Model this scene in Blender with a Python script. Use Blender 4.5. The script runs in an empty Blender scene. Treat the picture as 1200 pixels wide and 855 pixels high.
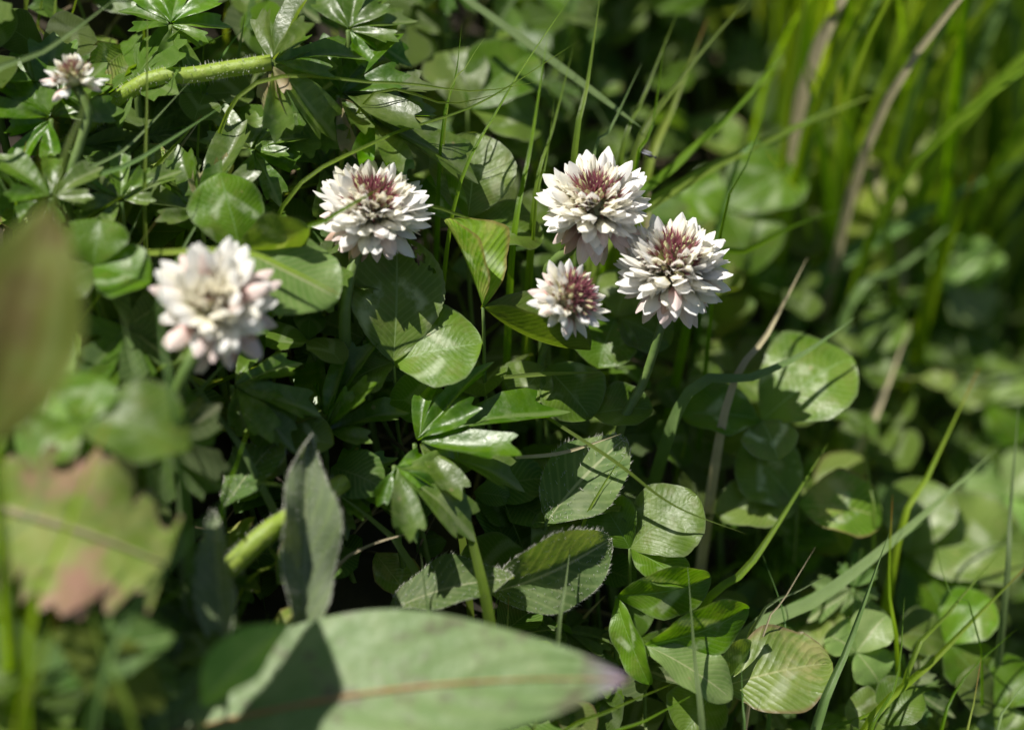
import bpy, math, random
import numpy as np
from mathutils import Matrix, Vector
random.seed(7); rng = np.random.default_rng(7)
S = bpy.context.scene
COL = S.collection
# ------------------------------------------------------------------ camera
PITCH = math.radians(35)
DF = 0.55                                   # focus distance (m)
LENS = 100.0; SENS = 36.0
R_ = np.array([1., 0, 0])
F_ = np.array([0, math.cos(PITCH), -math.sin(PITCH)])
U_ = np.array([0, math.sin(PITCH), math.cos(PITCH)])
CAM = -F_ * DF
cd = bpy.data.cameras.new('camera'); cam = bpy.data.objects.new('camera', cd); COL.objects.link(cam)
cam.location = CAM; cam.rotation_euler = (math.pi/2 - PITCH, 0, 0)
cd.lens = LENS; cd.sensor_width = SENS; cd.sensor_fit = 'HORIZONTAL'
cd.clip_start = 0.01; cd.clip_end = 50
cd.dof.use_dof = True; cd.dof.focus_distance = DF; cd.dof.aperture_fstop = 4.8
S.camera = cam
# ------------------------------------------------------------------ light
SUN = np.array([-.42, .03, .90]); SUN /= np.linalg.norm(SUN)
w = bpy.data.worlds.new('World'); S.world = w; w.use_nodes = True
nt = w.node_tree; sky = nt.nodes.new('ShaderNodeTexSky'); sky.sky_type = 'NISHITA'; sky.sun_disc = False
sky.sun_elevation = math.asin(SUN[2]); sky.sun_rotation = math.atan2(SUN[0], SUN[1])
bg = nt.nodes['Background']; nt.links.new(sky.outputs[0], bg.inputs[0]); bg.inputs[1].default_value = 0.055
sd = bpy.data.lights.new('sun', 'SUN'); so = bpy.data.objects.new('sun', sd); COL.objects.link(so)
sd.energy = 5.0; sd.angle = math.radians(.53); sd.color = (1, .955, .88)
so.rotation_euler = Vector(SUN).to_track_quat('Z', 'Y').to_euler(); so.location = Vector(SUN) * 3
S.view_settings.view_transform = 'Standard'; S.view_settings.look = 'None'
S.view_settings.exposure = 0.55; S.view_settings.gamma = 1
S.render.engine = 'CYCLES'
S.cycles.max_bounces = 8; S.cycles.transmission_bounces = 6; S.cycles.diffuse_bounces = 6

# ------------------------------------------------------------------ place: picture point + depth -> world
def P(px, py, d=0.):
    D = DF + d * .01; k = SENS / LENS / 1200 * D
    return CAM + F_*D + R_*((px-600)*k) + U_*((427.5-py)*k)
def M_(px, d=0.): return px * SENS / LENS / 1200 * (DF + d*.01)
def proj(p):
    q = p - CAM; D = q @ F_; k = SENS/LENS/1200*D
    return 600 + (q @ R_)/k, 427.5 - (q @ U_)/k, (D-DF)*100
def canopy(px, py):
    u = (px-600)/60.; v = (427-py)/60.
    return (.45*u if u < 0 else .8*u) + .42*v + .07*max(u, 0)*max(v, 0)
def CV(r, u, t):                            # camera-frame direction (right, up, toward viewer)
    v = R_*r + U_*u - F_*t; return v/np.linalg.norm(v)
def H(x, y):                                # ground height of the bank
    sx = -.49*x if x < 0 else -.86*x
    s = sx + .60*y
    return .30*math.tanh(s/.30) - .042 + .004*math.sin(31*x+2)*math.cos(27*y+1) + .002*math.sin(80*x)*math.sin(71*y)
def ground(p): return np.array([p[0], p[1], H(p[0], p[1])])

# ------------------------------------------------------------------ materials
def new_mat(name):
    m = bpy.data.materials.new(name); m.use_nodes = True
    n = m.node_tree; n.nodes.clear(); return m, n
class N:
    def __init__(s, t): s.t = t
    def node(s, ty, **k):
        n = s.t.nodes.new(ty)
        for a, b in k.items(): setattr(n, a, b)
        return n
    def set(s, sock, v):
        if isinstance(v, bpy.types.NodeSocket): s.t.links.new(v, sock)
        elif v is not None:
            if isinstance(v, tuple) and len(v) == 3 and sock.type == 'RGBA': v = (*v, 1)
            sock.default_value = v
    def math(s, op, a, b=None, c=None):
        n = s.node('ShaderNodeMath', operation=op); s.set(n.inputs[0], a)
        if b is not None: s.set(n.inputs[1], b)
        if c is not None: s.set(n.inputs[2], c)
        return n.outputs[0]
    def step(s, x, a, b):
        n = s.node('ShaderNodeMapRange', interpolation_type='SMOOTHSTEP'); s.set(n.inputs[0], x)
        n.inputs[1].default_value = a; n.inputs[2].default_value = b; return n.outputs[0]
    def mix(s, f, a, b):
        n = s.node('ShaderNodeMix', data_type='RGBA'); s.set(n.inputs[0], f); s.set(n.inputs[6], a); s.set(n.inputs[7], b); return n.outputs[2]
    def noise(s, vec, scale, detail=3, w=None, rough=.5):
        n = s.node('ShaderNodeTexNoise'); n.noise_dimensions = '4D' if w is not None else '3D'
        s.set(n.inputs['Vector'], vec); n.inputs['Scale'].default_value = scale; n.inputs['Detail'].default_value = detail
        n.inputs['Roughness'].default_value = rough
        if w is not None: s.set(n.inputs['W'], w)
        return n.outputs[0]
def leaf_mat(name, col, col2, vein=(.22, .30, .12), trans=.38, tcol=None, rough=.42, chev=0, nv=9, vamt=.25, rib=None, ribw=.05,
             blot=None, blot_amt=.5, blot_scale=120, spec=.30, bump=.6, grain=0, edge=None, vary=.25, tip=None, vb=.045):
    m, t = new_mat(name); n = N(t)
    uv = n.node('ShaderNodeUVMap').outputs[0]; sp = n.node('ShaderNodeSeparateXYZ'); n.set(sp.inputs[0], uv)
    s = n.math('ABSOLUTE', n.math('MULTIPLY_ADD', sp.outputs[0], 2., -1.)); tt = sp.outputs[1]
    oc = n.node('ShaderNodeTexCoord').outputs['Object']; oi = n.node('ShaderNodeObjectInfo'); rnd = oi.outputs['Random']
    W = n.math('MULTIPLY', rnd, 40.)
    n1 = n.noise(oc, 160, 3, W); n2 = n.noise(oc, 800, 2, W)
    c = n.mix(n.step(n1, .35, .68), col, col2)
    if nv:
        ph = n.math('MULTIPLY', n.math('SUBTRACT', tt, n.math('MULTIPLY', s, .32)), nv*math.pi)
        v = n.math('ABSOLUTE', n.math('COSINE', n.math('ADD', ph, n.math('MULTIPLY', n1, 2.2)))); vm = n.step(v, .8, 1.)
    else:
        v = n.math('ABSOLUTE', n.math('SINE', n.math('MULTIPLY', sp.outputs[0], grain))); vm = n.step(v, .5, 1.)
    c = n.mix(n.math('MULTIPLY', vm, vamt), c, vein)
    if chev:
        a = n.math('ABSOLUTE', n.math('SUBTRACT', n.math('ADD', tt, n.math('MULTIPLY', s, .42)), .66))
        b = n.math('MULTIPLY', n.step(a, .13, .03), n.step(n.noise(oc, 330, 3, W), .40, .62))
        c = n.mix(n.math('MULTIPLY', b, n.math('MULTIPLY', chev, n.step(rnd, .0, .55))), c, (.36, .43, .27))
    if blot:
        c = n.mix(n.math('MULTIPLY', n.step(n.noise(oc, blot_scale, 4, W, .65), .5, .66), blot_amt), c, blot)
    vo = n.node('ShaderNodeTexVoronoi', feature='F1'); vo.voronoi_dimensions = '4D'; n.set(vo.inputs['Vector'], oc); n.set(vo.inputs['W'], W); vo.inputs['Scale'].default_value = 260
    if nv: c = n.mix(n.math('MULTIPLY', n.step(vo.outputs['Distance'], .17, .08), n.math('MULTIPLY', n.step(n1, .5, .56), .6)), c, (.30, .26, .13))
    if edge: c = n.mix(n.math('MULTIPLY', n.step(s, .86, 1.), .8), c, edge)
    if tip: c = n.mix(n.step(tt, .90, .99), c, tip)
    if rib: c = n.mix(n.step(s, ribw, ribw*.25), c, rib)
    hs = n.node('ShaderNodeHueSaturation'); n.set(hs.inputs['Color'], c)
    r2 = n.node('ShaderNodeTexWhiteNoise', noise_dimensions='1D'); n.set(r2.inputs['W'], W)
    n.set(hs.inputs['Value'], n.math('MULTIPLY_ADD', rnd, 2*vary, 1-vary))
    n.set(hs.inputs['Hue'], n.math('MULTIPLY_ADD', r2.outputs[0], .03, .472))
    n.set(hs.inputs['Saturation'], n.math('MULTIPLY_ADD', r2.outputs[0], .25, .95))
    c = hs.outputs[0]
    bh = n.math('MULTIPLY_ADD', v, -vb if nv else .35, n.math('MULTIPLY', n2, .35))
    bh = n.math('ADD', bh, n.math('MULTIPLY', n1, 1.2))
    bn = n.node('ShaderNodeBump'); bn.inputs['Strength'].default_value = bump; bn.inputs['Distance'].default_value = .0006; n.set(bn.inputs['Height'], bh)
    pb = n.node('ShaderNodeBsdfPrincipled'); n.set(pb.inputs['Base Color'], c); n.set(pb.inputs['Normal'], bn.outputs[0])
    n.set(pb.inputs['Roughness'], n.math('MULTIPLY_ADD', n2, .3, rough-.15)); pb.inputs['Specular IOR Level'].default_value = spec
    tr = n.node('ShaderNodeBsdfTranslucent'); n.set(tr.inputs['Normal'], bn.outputs[0])
    g = n.node('ShaderNodeMix', data_type='RGBA', blend_type='MULTIPLY'); g.inputs[0].default_value = 1; n.set(g.inputs[6], c); n.set(g.inputs[7], tcol or (2.6, 2.5, .7))
    n.set(tr.inputs[0], g.outputs[2])
    mx = n.node('ShaderNodeMixShader'); mx.inputs[0].default_value = trans
    n.set(mx.inputs[1], pb.outputs[0]); n.set(mx.inputs[2], tr.outputs[0])
    n.set(n.node('ShaderNodeOutputMaterial').inputs[0], mx.outputs[0]); return m
def petal_mat(name, base, tipc, trans=.42, scale=.009):
    m, t = new_mat(name); n = N(t)
    uv = n.node('ShaderNodeUVMap').outputs[0]; sp = n.node('ShaderNodeSeparateXYZ'); n.set(sp.inputs[0], uv)
    oi = n.node('ShaderNodeObjectInfo')
    st = n.math('ABSOLUTE', n.math('SINE', n.math('MULTIPLY', sp.outputs[0], 16.)))
    c = n.mix(n.step(sp.outputs[1], .0, .65), base, tipc)
    c = n.mix(n.math('MULTIPLY', n.step(st, .8, 1.), .12), c, base)
    hs = n.node('ShaderNodeHueSaturation'); n.set(hs.inputs['Color'], c)
    n.set(hs.inputs['Value'], n.math('MULTIPLY_ADD', oi.outputs['Random'], .16, .88))
    c = hs.outputs[0]
    pb = n.node('ShaderNodeBsdfPrincipled'); n.set(pb.inputs['Base Color'], c); pb.inputs['Roughness'].default_value = .55
    pb.inputs['Specular IOR Level'].default_value = .25
    tr = n.node('ShaderNodeBsdfTranslucent'); n.set(tr.inputs[0], n.mix(.5, c, (.95, .90, .72)) if trans == .42 else c)
    mx = n.node('ShaderNodeMixShader'); mx.inputs[0].default_value = trans; n.set(mx.inputs[1], pb.outputs[0]); n.set(mx.inputs[2], tr.outputs[0])
    n.set(n.node('ShaderNodeOutputMaterial').inputs[0], mx.outputs[0]); return m
def plain_mat(name, a, b, scale=200, rough=.6, bump=.5, trans=0.):
    m, t = new_mat(name); n = N(t)
    oc = n.node('ShaderNodeTexCoord').outputs['Object']; n1 = n.noise(oc, scale, 5)
    c = n.mix(n.step(n1, .35, .65), a, b)
    bn = n.node('ShaderNodeBump'); bn.inputs['Strength'].default_value = bump; bn.inputs['Distance'].default_value = .001; n.set(bn.inputs['Height'], n1)
    pb = n.node('ShaderNodeBsdfPrincipled'); n.set(pb.inputs['Base Color'], c); n.set(pb.inputs['Normal'], bn.outputs[0]); pb.inputs['Roughness'].default_value = rough
    out = pb.outputs[0]
    if trans:
        tr = n.node('ShaderNodeBsdfTranslucent'); n.set(tr.inputs[0], c)
        mx = n.node('ShaderNodeMixShader'); mx.inputs[0].default_value = trans; n.set(mx.inputs[1], out); n.set(mx.inputs[2], tr.outputs[0]); out = mx.outputs[0]
    n.set(n.node('ShaderNodeOutputMaterial').inputs[0], out); return m
MT = dict(
    clover=leaf_mat('clover_leaf', (.070, .142, .020), (.115, .198, .036), chev=.75, nv=15, vamt=.16, rib=(.16, .25, .09), ribw=.035, edge=(.12, .17, .07), blot=(.17, .16, .06), blot_amt=.22, blot_scale=260),
    clover_old=leaf_mat('clover_leaf_yellowing', (.105, .20, .030), (.17, .27, .055), chev=.9, nv=12, vb=.25, vamt=.3, rib=(.30, .36, .14), ribw=.04, blot=(.33, .33, .13), blot_amt=.7, edge=(.20, .15, .07)),
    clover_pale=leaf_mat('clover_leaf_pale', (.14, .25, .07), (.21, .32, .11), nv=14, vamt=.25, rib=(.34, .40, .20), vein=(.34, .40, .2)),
    butter=leaf_mat('buttercup_leaf', (.055, .130, .014), (.100, .185, .028), nv=6, vamt=.15, rough=.38, spec=.6, bump=.6, vein=(.2, .28, .1), rib=(.15, .22, .08), ribw=.05, blot=(.19, .24, .13), blot_amt=.45, blot_scale=200),
    butter_dry=leaf_mat('buttercup_leaf_fading', (.22, .23, .10), (.33, .31, .17), nv=6, vamt=.2, rough=.5, blot=(.30, .22, .12), trans=.3, tcol=(1.6, 1.5, .8)),
    hairy=leaf_mat('hairy_leaf', (.065, .135, .035), (.12, .19, .065), nv=9, vamt=.3, rough=.6, spec=.25, rib=(.28, .33, .18), ribw=.06, blot=(.22, .25, .15), blot_amt=.4),
    hairy_grey=leaf_mat('grey_hairy_leaf', (.12, .165, .085), (.17, .21, .13), nv=7, vamt=.3, rough=.7, spec=.2, rib=(.3, .35, .2), ribw=.06, trans=.2),
    dock=leaf_mat('dock_leaf', (.105, .20, .06), (.155, .245, .095), nv=8, vb=.2, vamt=.22, rough=.5, spec=.3, rib=(.42, .22, .08), ribw=.05, blot=(.10, .075, .055), blot_amt=.65, blot_scale=150, trans=.25, vein=(.11, .20, .07), tip=(.30, .23, .30), vary=.05),
    wither=leaf_mat('withered_leaf', (.17, .24, .06), (.26, .29, .11), nv=7, vamt=.25, rough=.6, spec=.2, rib=(.42, .40, .18), ribw=.05, blot=(.36, .22, .17), blot_amt=.9, blot_scale=70, edge=(.28, .19, .15), trans=.25, tcol=(1.5, 1.4, .8), vary=.05),
    olive=leaf_mat('olive_leaf', (.075, .12, .012), (.10, .14, .02), nv=0, grain=14, rough=.65, spec=.15, blot=(.12, .09, .03), blot_amt=.8, blot_scale=25, vary=.05),
    grass=leaf_mat('grass_blade', (.085, .165, .015), (.125, .215, .024), nv=0, grain=34, vamt=.3, vein=(.15, .24, .07), rough=.40, bump=.35, trans=.48, tcol=(2.9, 2.9, .8)),
    grass_blue=leaf_mat('grass_blade_bluish', (.088, .165, .040), (.122, .205, .062), nv=0, grain=34, vamt=.3, vein=(.19, .26, .17), rough=.42, bump=.35, trans=.3, tcol=(1.8, 2.0, .9)),
    grass_yel=leaf_mat('grass_blade_yellow', (.16, .26, .030), (.21, .30, .045), nv=0, grain=30, vamt=.25, vein=(.28, .36, .1), rough=.45, bump=.3, trans=.45, tip=(.35, .16, .05)),
    straw=leaf_mat('dry_grass', (.27, .25, .13), (.38, .35, .20), nv=0, grain=34, vamt=.3, vein=(.45, .42, .33), rough=.6, bump=.3, trans=.25, tcol=(1.2, 1.2, .9)),
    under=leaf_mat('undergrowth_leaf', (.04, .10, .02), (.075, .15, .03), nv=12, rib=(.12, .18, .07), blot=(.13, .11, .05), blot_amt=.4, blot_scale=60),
    stem=plain_mat('green_stem', (.10, .17, .035), (.14, .21, .05), 300, .5, .3, .2),
    stem_red=plain_mat('reddish_stem', (.36, .19, .06), (.30, .22, .08), 300, .5, .3, .1),
    stem_yel=plain_mat('yellow_green_stem', (.25, .36, .035), (.32, .42, .06), 400, .5, .4, .3),
    hair=plain_mat('plant_hair', (.6, .62, .5), (.7, .7, .6), 400, .4, 0, .4),
    soil=plain_mat('soil', (.018, .014, .009), (.045, .035, .022), 90, .95, 1.),
    litter=plain_mat('dead_litter', (.09, .065, .04), (.24, .18, .11), 130, .9, .5),
    p_white=petal_mat('petal_white', (.89, .86, .72), (.95, .935, .91)),
    p_cream=petal_mat('petal_cream', (.80, .79, .48), (.94, .91, .80)),
    p_pink=petal_mat('petal_pink', (.66, .30, .28), (.92, .76, .72)),
    p_brown=petal_mat('petal_fading', (.42, .20, .15), (.62, .42, .33)),
    calyx=petal_mat('calyx', (.36, .42, .16), (.50, .44, .30), .3),
    b_green=petal_mat('bud_green', (.42, .47, .12), (.70, .70, .38), .3),
    b_purple=petal_mat('bud_purple', (.46, .24, .20), (.34, .11, .15), .3),
    insect=plain_mat('insect_body', (.012, .011, .012), (.03, .028, .03), 900, .35, .2),
    wing=plain_mat('insect_wing', (.5, .5, .55), (.6, .6, .65), 900, .2, .1, .6),
)
# ------------------------------------------------------------------ mesh helpers
def mesh_from(name, V, Fc, mats, UV=None, mi=None, smooth=True):
    me = bpy.data.meshes.new(name); me.from_pydata(np.asarray(V).tolist(), [], [list(map(int, f)) for f in Fc])
    for m in (mats if isinstance(mats, (list, tuple)) else [mats]): me.materials.append(MT[m])
    if UV is not None:
        UV = np.asarray(UV); li = np.empty(len(me.loops), dtype=np.int32); me.loops.foreach_get('vertex_index', li)
        me.uv_layers.new(name='UVMap').data.foreach_set('uv', UV[li].astype(np.float32).ravel())
    if mi is not None: me.polygons.foreach_set('material_index', np.asarray(mi, dtype=np.int32))
    if smooth: me.polygons.foreach_set('use_smooth', np.ones(len(me.polygons), dtype=bool))
    me.update(); return me
def place(name, me, parent=None, M=None):
    o = bpy.data.objects.new(name, me); COL.objects.link(o)
    if parent is not None: o.parent = parent
    if M is not None: o.matrix_local = M
    return o
def world_obj(name, V, Fc, mat, UV=None, parent=None, origin=None, mi=None):
    V = np.asarray(V, float); origin = V[0] if origin is None else np.asarray(origin)
    me = mesh_from(name, V-origin, Fc, mat, UV, mi)
    pl = np.array(parent['_o']) if parent is not None else np.zeros(3)
    return place(name, me, parent, Matrix.Translation(Vector(origin-pl)))
def thing(name, label, cat, loc, group=None):
    o = bpy.data.objects.new(name, None); COL.objects.link(o); o.empty_display_size = .005
    o.location = Vector(loc); o['_o'] = [float(a) for a in loc]
    return tag(o, label, cat, group)
def tag(o, label, cat, group=None):
    o['label'] = label; o['category'] = cat
    if group: o['group'] = group
    return o
def grid_faces(nr, nc, off=0):
    return [(off+r*nc+c, off+r*nc+c+1, off+(r+1)*nc+c+1, off+(r+1)*nc+c) for r in range(nr-1) for c in range(nc-1)]
def frame(axis, nrm):
    y = axis/np.linalg.norm(axis); x = np.cross(y, nrm); x /= np.linalg.norm(x); z = np.cross(x, y)
    return np.stack([x, y, z])
OUT = {
    'clover': lambda t: np.sin(np.pi*np.clip(t, 0, 1)**1.22)**.62,
    'lance': lambda t: np.sin(np.pi*np.clip(t, 0, 1)**.85)**.85,
    'oval': lambda t: np.sin(np.pi*np.clip(t, 0, 1))**.7,
    'spat': lambda t: (np.sin(np.pi*np.clip(t, 0, 1)**1.5)**.75)*.9+.1*np.sin(np.pi*t),
    'ragged': lambda t: np.sin(np.pi*np.clip(t*.78+.05, 0, 1)**.8)**.6,
}
def leaf_local(kind, L, W, fold=.25, arch=.08, droop=0., wave=.03, notch=.0, teeth=0, tooth=.03, nr=18, nc=11, seed=0, roll=0., twist=0., holes=(), bow=0., ripple=0.):
    rg = np.random.default_rng(seed)
    q = np.linspace(0, 1, nr); t = (1-np.cos(np.pi*q))/2*.6+q*.4
    s = np.linspace(-1, 1, nc); s = np.sign(s)*np.abs(s)**.9
    T, Sx = np.meshgrid(t, s, indexing='ij')
    h = OUT[kind](t); h[0] = max(h[0], .03)
    if teeth: h = h*(1+tooth*((t*teeth) % 1.-.5)*2*(h > .2))
    if kind == 'ragged': h = h*(1-.45*rg.random(nr)*(rg.random(nr) > .5))
    asym = 1+.06*rg.normal()*np.sign(Sx)
    X = Sx*h[:, None]*W/2*asym
    Y = T*L - notch*L*np.exp(-(Sx/.3)**2)*T**8
    ph = rg.random(4)*6.28
    Z = fold*np.abs(X) + arch*L*4*T*(1-T) + droop*L*T**2
    Z += wave*L*np.sin(T*9+ph[0])*np.abs(Sx)**1.5*np.sign(Sx+.01)*.7 + wave*L*np.sin(T*14+ph[1])*np.abs(Sx)**2
    X = X + wave*L*.5*np.sin(T*4+ph[2])*T
    X = X + bow*L*4*T*(1-T); Z = Z + ripple*L*np.sin((T-.35*np.abs(Sx))*44)*np.abs(Sx)*(1-np.abs(Sx)**3)
    if roll:                                                # margins roll inwards
        a = np.abs(Sx)*roll; X = X*np.cos(a*.9); Z = Z+np.abs(Sx)*h[:, None]*W/2*np.sin(a)
    if twist:
        a = twist*T; X, Z = X*np.cos(a)-Z*np.sin(a), X*np.sin(a)+Z*np.cos(a)
    V = np.stack([X.ravel(), Y.ravel(), Z.ravel()], 1); UV = np.stack([(Sx*.5+.5).ravel(), T.ravel()], 1)
    FS = grid_faces(nr, nc)
    if holes:
        keep = []
        for f in FS:
            u, t = UV[list(f)].mean(0); u = u*2-1
            if not any(((u-a)/ra)**2+((t-b-.25*(u-a)*.3+.012*math.sin(u*40))/rb)**2 < 1 for a, b, ra, rb in holes): keep.append(f)
        FS = keep
    return V, FS, UV
def lobed_local(L, wx=1., seed=0, droop=.15, fold=.15, crease=.10, na=61, nrad=7, thmax=66):
    rg = np.random.default_rng(seed)
    th = np.radians(np.linspace(-thmax, thmax, na)); cents = np.radians([-46, 0, 46]); hw = np.radians(23)
    ln = np.array([.78, 1., .78])*(1+.08*rg.normal(size=3))
    k = np.argmin(np.abs(th[:, None]-cents[None]), 1); dl = (th-cents[k])/hw; d = np.clip(np.abs(dl), 0, 1.2)
    tri = np.abs(((dl*1.45+.5) % 1)-.5)*2
    r = ln[k]*(1-.20*d**2)*(1-.60*np.clip((d-.60)/.40, 0, 1)**1.1)*(1-.17*(tri))
    rad = np.linspace(.02, 1, nrad)
    RR = rad[:, None]*r[None]*L; TH = np.broadcast_to(th, RR.shape)
    X = RR*np.sin(TH)*wx; Y = RR*np.cos(TH)
    Z = fold*np.abs(X) - droop*RR**2/L + crease*.6*RR*np.cos(np.broadcast_to(dl, RR.shape)*np.pi)*-.5 + .02*L*np.sin(RR/L*8+TH*5+rg.random()*6)
    UV = np.stack([(TH/np.radians(thmax)*.5+.5).ravel(), (RR/L).ravel()], 1)
    return np.stack([X.ravel(), Y.ravel(), Z.ravel()], 1), grid_faces(nrad, na), UV
def cat_rom(pts, n):
    pts = np.asarray(pts, float)
    if len(pts) == 2: pts = np.stack([pts[0], (pts[0]+pts[1])/2, pts[1]])
    Q = np.vstack([2*pts[0]-pts[1], pts, 2*pts[-1]-pts[-2]])
    d = np.r_[0, np.cumsum(np.linalg.norm(np.diff(pts, axis=0), axis=1))]; d /= d[-1]
    out = []
    for u in np.linspace(0, 1, n):
        i = min(np.searchsorted(d, u, side='right')-1, len(pts)-2); f = (u-d[i])/max(d[i+1]-d[i], 1e-9)
        a, b, c, e = Q[i], Q[i+1], Q[i+2], Q[i+3]
        out.append(.5*((2*b)+(c-a)*f+(2*a-5*b+4*c-e)*f*f+(3*b-a-3*c+e)*f**3))
    return np.array(out)
def ribbon(pts, w, n=18, face=None, vee=.35, twist=0., root_w=.75, tipp=2.2, nc=5):
    C = cat_rom(pts, n); T = np.gradient(C, axis=0); T /= np.linalg.norm(T, axis=1)[:, None]
    face = CV(0, .2, 1) if face is None else face
    q = np.linspace(0, 1, n); ww = w/2*np.maximum((root_w+(1-root_w)*np.minimum(q*3, 1))*(1-q**tipp), .02)
    V = []; UV = []
    for i in range(n):
        sd = np.cross(T[i], face); sd /= np.linalg.norm(sd)+1e-9; nn = np.cross(sd, T[i]); a = twist*q[i]
        sd, nn = sd*math.cos(a)+nn*math.sin(a), nn*math.cos(a)-sd*math.sin(a)
        for s in np.linspace(-1, 1, nc): V.append(C[i]+sd*s*ww[i]-nn*(1-abs(s))*ww[i]*vee); UV.append((s*.5+.5, q[i]))
    return np.array(V), grid_faces(n, nc), np.array(UV)
def tube(pts, r0, r1, n=16, k=8):
    C = cat_rom(pts, n); T = np.gradient(C, axis=0); T /= np.linalg.norm(T, axis=1)[:, None]; V = []; UV = []
    ref = np.array([.3, .9, .2])
    for i in range(n):
        x = np.cross(T[i], ref); x /= np.linalg.norm(x)+1e-9; y = np.cross(T[i], x); r = r0+(r1-r0)*i/(n-1)
        for j in range(k+1):
            a = 6.28318*j/k; V.append(C[i]+(x*math.cos(a)+y*math.sin(a))*r*(1+.12*(j % 2))); UV.append((j/k, i/(n-1)))
    F = grid_faces(n, k+1)+[tuple(range(k, 0, -1)), tuple((n-1)*(k+1)+j for j in range(k))]; return np.array(V), F, np.array(UV)
def hairs(points, dirs, L, r=.000055):
    V = []; F = []
    for p, d in zip(points, dirs):
        d = d/np.linalg.norm(d); a = np.cross(d, [.3, .5, .8]); a /= np.linalg.norm(a); b = np.cross(d, a); o = len(V)
        l = L*random.uniform(.5, 1.2)
        for j in range(3): V.append(p+(a*math.cos(2.1*j)+b*math.sin(2.1*j))*r)
        V.append(p+d*l+a*l*.15*random.uniform(-1, 1)); F += [(o, o+1, o+3), (o+1, o+2, o+3), (o+2, o, o+3)]
    return np.array(V), F
def root_path(p, lean=(0, 0), h0=-.003, k=3):
    """points from the ground up to p, bending towards it"""
    g = ground(p+np.array([lean[0], lean[1], 0])); g[2] += h0
    mid = (g+p)/2+np.array([-lean[0]*.35, -lean[1]*.35, 0]); return [g, mid, p]
DEF_N = (0, .62, .78)

# ------------------------------------------------------------------ the bank
nx = 121
gx = np.linspace(-1, 1, nx); gx = np.sign(gx)*(np.abs(gx)**1.8)*3.0
GV = [(x, y, H(x, y)) for y in gx for x in gx]
g_ = place('ground', mesh_from('ground', GV, grid_faces(nx, nx), 'soil')); g_['kind'] = 'structure'

# ------------------------------------------------------------------ flower heads
def spindle(L, r, k=6, prof=((0, .35), (.25, .8), (.55, 1), (.8, .7), (1, .08))):
    V = []; UV = []
    for t, q in prof:
        for j in range(k): a = 6.283*j/k; V.append((math.cos(a)*r*q, t*L, math.sin(a)*r*q)); UV.append((j/k, t))
    F = [(i*k+j, i*k+(j+1) % k, (i+1)*k+(j+1) % k, (i+1)*k+j) for i in range(len(prof)-1) for j in range(k)]
    return V, F, UV
def petal(y0, L, W, z0, up, fold, x0=0., splay=0., nr=7, nc=5, pw=.8, pk=1.):
    V = []; UV = []
    for i in range(nr):
        t = i/(nr-1); h = W/2*(.22+.78*math.sin(math.pi*min(t**pk, 1))**pw) if t < .99 else W*.05
        for s in np.linspace(-1, 1, nc):
            x = s*h; V.append((x+x0+splay*t*L, y0+t*L, z0+up*t*t*L-fold*abs(x)+.1*L*math.sin(3.1*t))); UV.append((s*.5+.5, t))
    return V, grid_faces(nr, nc), UV
def join(parts):
    V = []; F = []; UV = []; mi = []
    for (v, f, u), m in parts:
        o = len(V); V += list(v); UV += list(u); F += [tuple(a+o for a in q) for q in f]; mi += [m]*len(f)
    return np.array(V)*.001, F, np.array(UV), mi
def teeth(y0, L, r, tilt=.25, k=5):
    V = []; F = []; UV = []
    for j in range(k):
        a = 6.283*j/k+.3; c, s = math.cos(a), math.sin(a); o = len(V)
        V += [(c*r-s*.32, y0, s*r+c*.32), (c*r+s*.32, y0, s*r-c*.32), (c*(r+tilt*L), y0+L, s*(r+tilt*L))]; UV += [(.4, 0), (.6, 0), (.5, 1)]; F.append((o, o+1, o+2))
    return V, F, UV
FM = {}
def mk(nm, parts, mats):
    V, F, UV, mi = join(parts); FM[nm] = mesh_from(nm, V, F, mats, UV, mi)
cal = (spindle(3.0, .75, prof=((0, .5), (.4, .8), (1, 1.1))), 1)
for i, (pm) in enumerate(['p_white', 'p_white', 'p_cream', 'p_pink', 'p_brown']):
    up, fo, ln, wd = [(.14, .42, 6.9, 3.2), (.30, .3, 6.5, 3.4), (.10, .5, 6.1, 3.1), (-.02, .5, 6.7, 2.9), (-.12, .9, 5.8, 2.4)][i]
    mk('floret%d' % i, [cal, (teeth(2.9, 1.6, .8), 1), (petal(2.4, ln, wd, .35, up, fo, pk=.85), 0),
        (petal(2.6, ln*.62, 1.5, -.25, -.02, -.3, .35, .16, 5, 3), 0), (petal(2.6, ln*.62, 1.5, -.25, -.02, -.3, -.35, -.16, 5, 3), 0),
        (petal(2.6, ln*.5, 1.1, -.7, .05, -.7, 0, 0, 4, 3), 2)], [pm, 'calyx', 'p_cream'])
mk('bud0', [(spindle(3.6, .55), 0), (teeth(1.9, 2.9, .42, .10), 1), (teeth(2.0, 2.2, .30, .04), 1)], ['b_green', 'b_purple'])
mk('bud1', [(spindle(4.6, .70), 0), (teeth(2.4, 3.0, .5, .16), 1)], ['b_green', 'b_purple'])
mk('bud2', [(spindle(2.6, .62, prof=((0, .4), (.4, .8), (1, 1.))), 1), (teeth(2.4, 1.8, .6, .25), 2), (petal(2.0, 4.4, 1.8, .2, .10, 1.1, pk=1.), 0), (petal(2.0, 4.2, 1.5, -.2, -.04, -1.1), 0)], ['p_cream', 'b_green', 'b_purple'])
mk('bud3', [(spindle(2.6, .62, prof=((0, .4), (.4, .8), (1, 1.))), 1), (teeth(2.4, 2.4, .6, .25), 2), (petal(2.0, 5.0, 2.0, .2, .14, .9, pk=1.), 0), (petal(2.0, 4.0, 1.5, -.2, -.04, -1.1), 0)], ['p_white', 'b_green', 'b_purple'])

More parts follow.
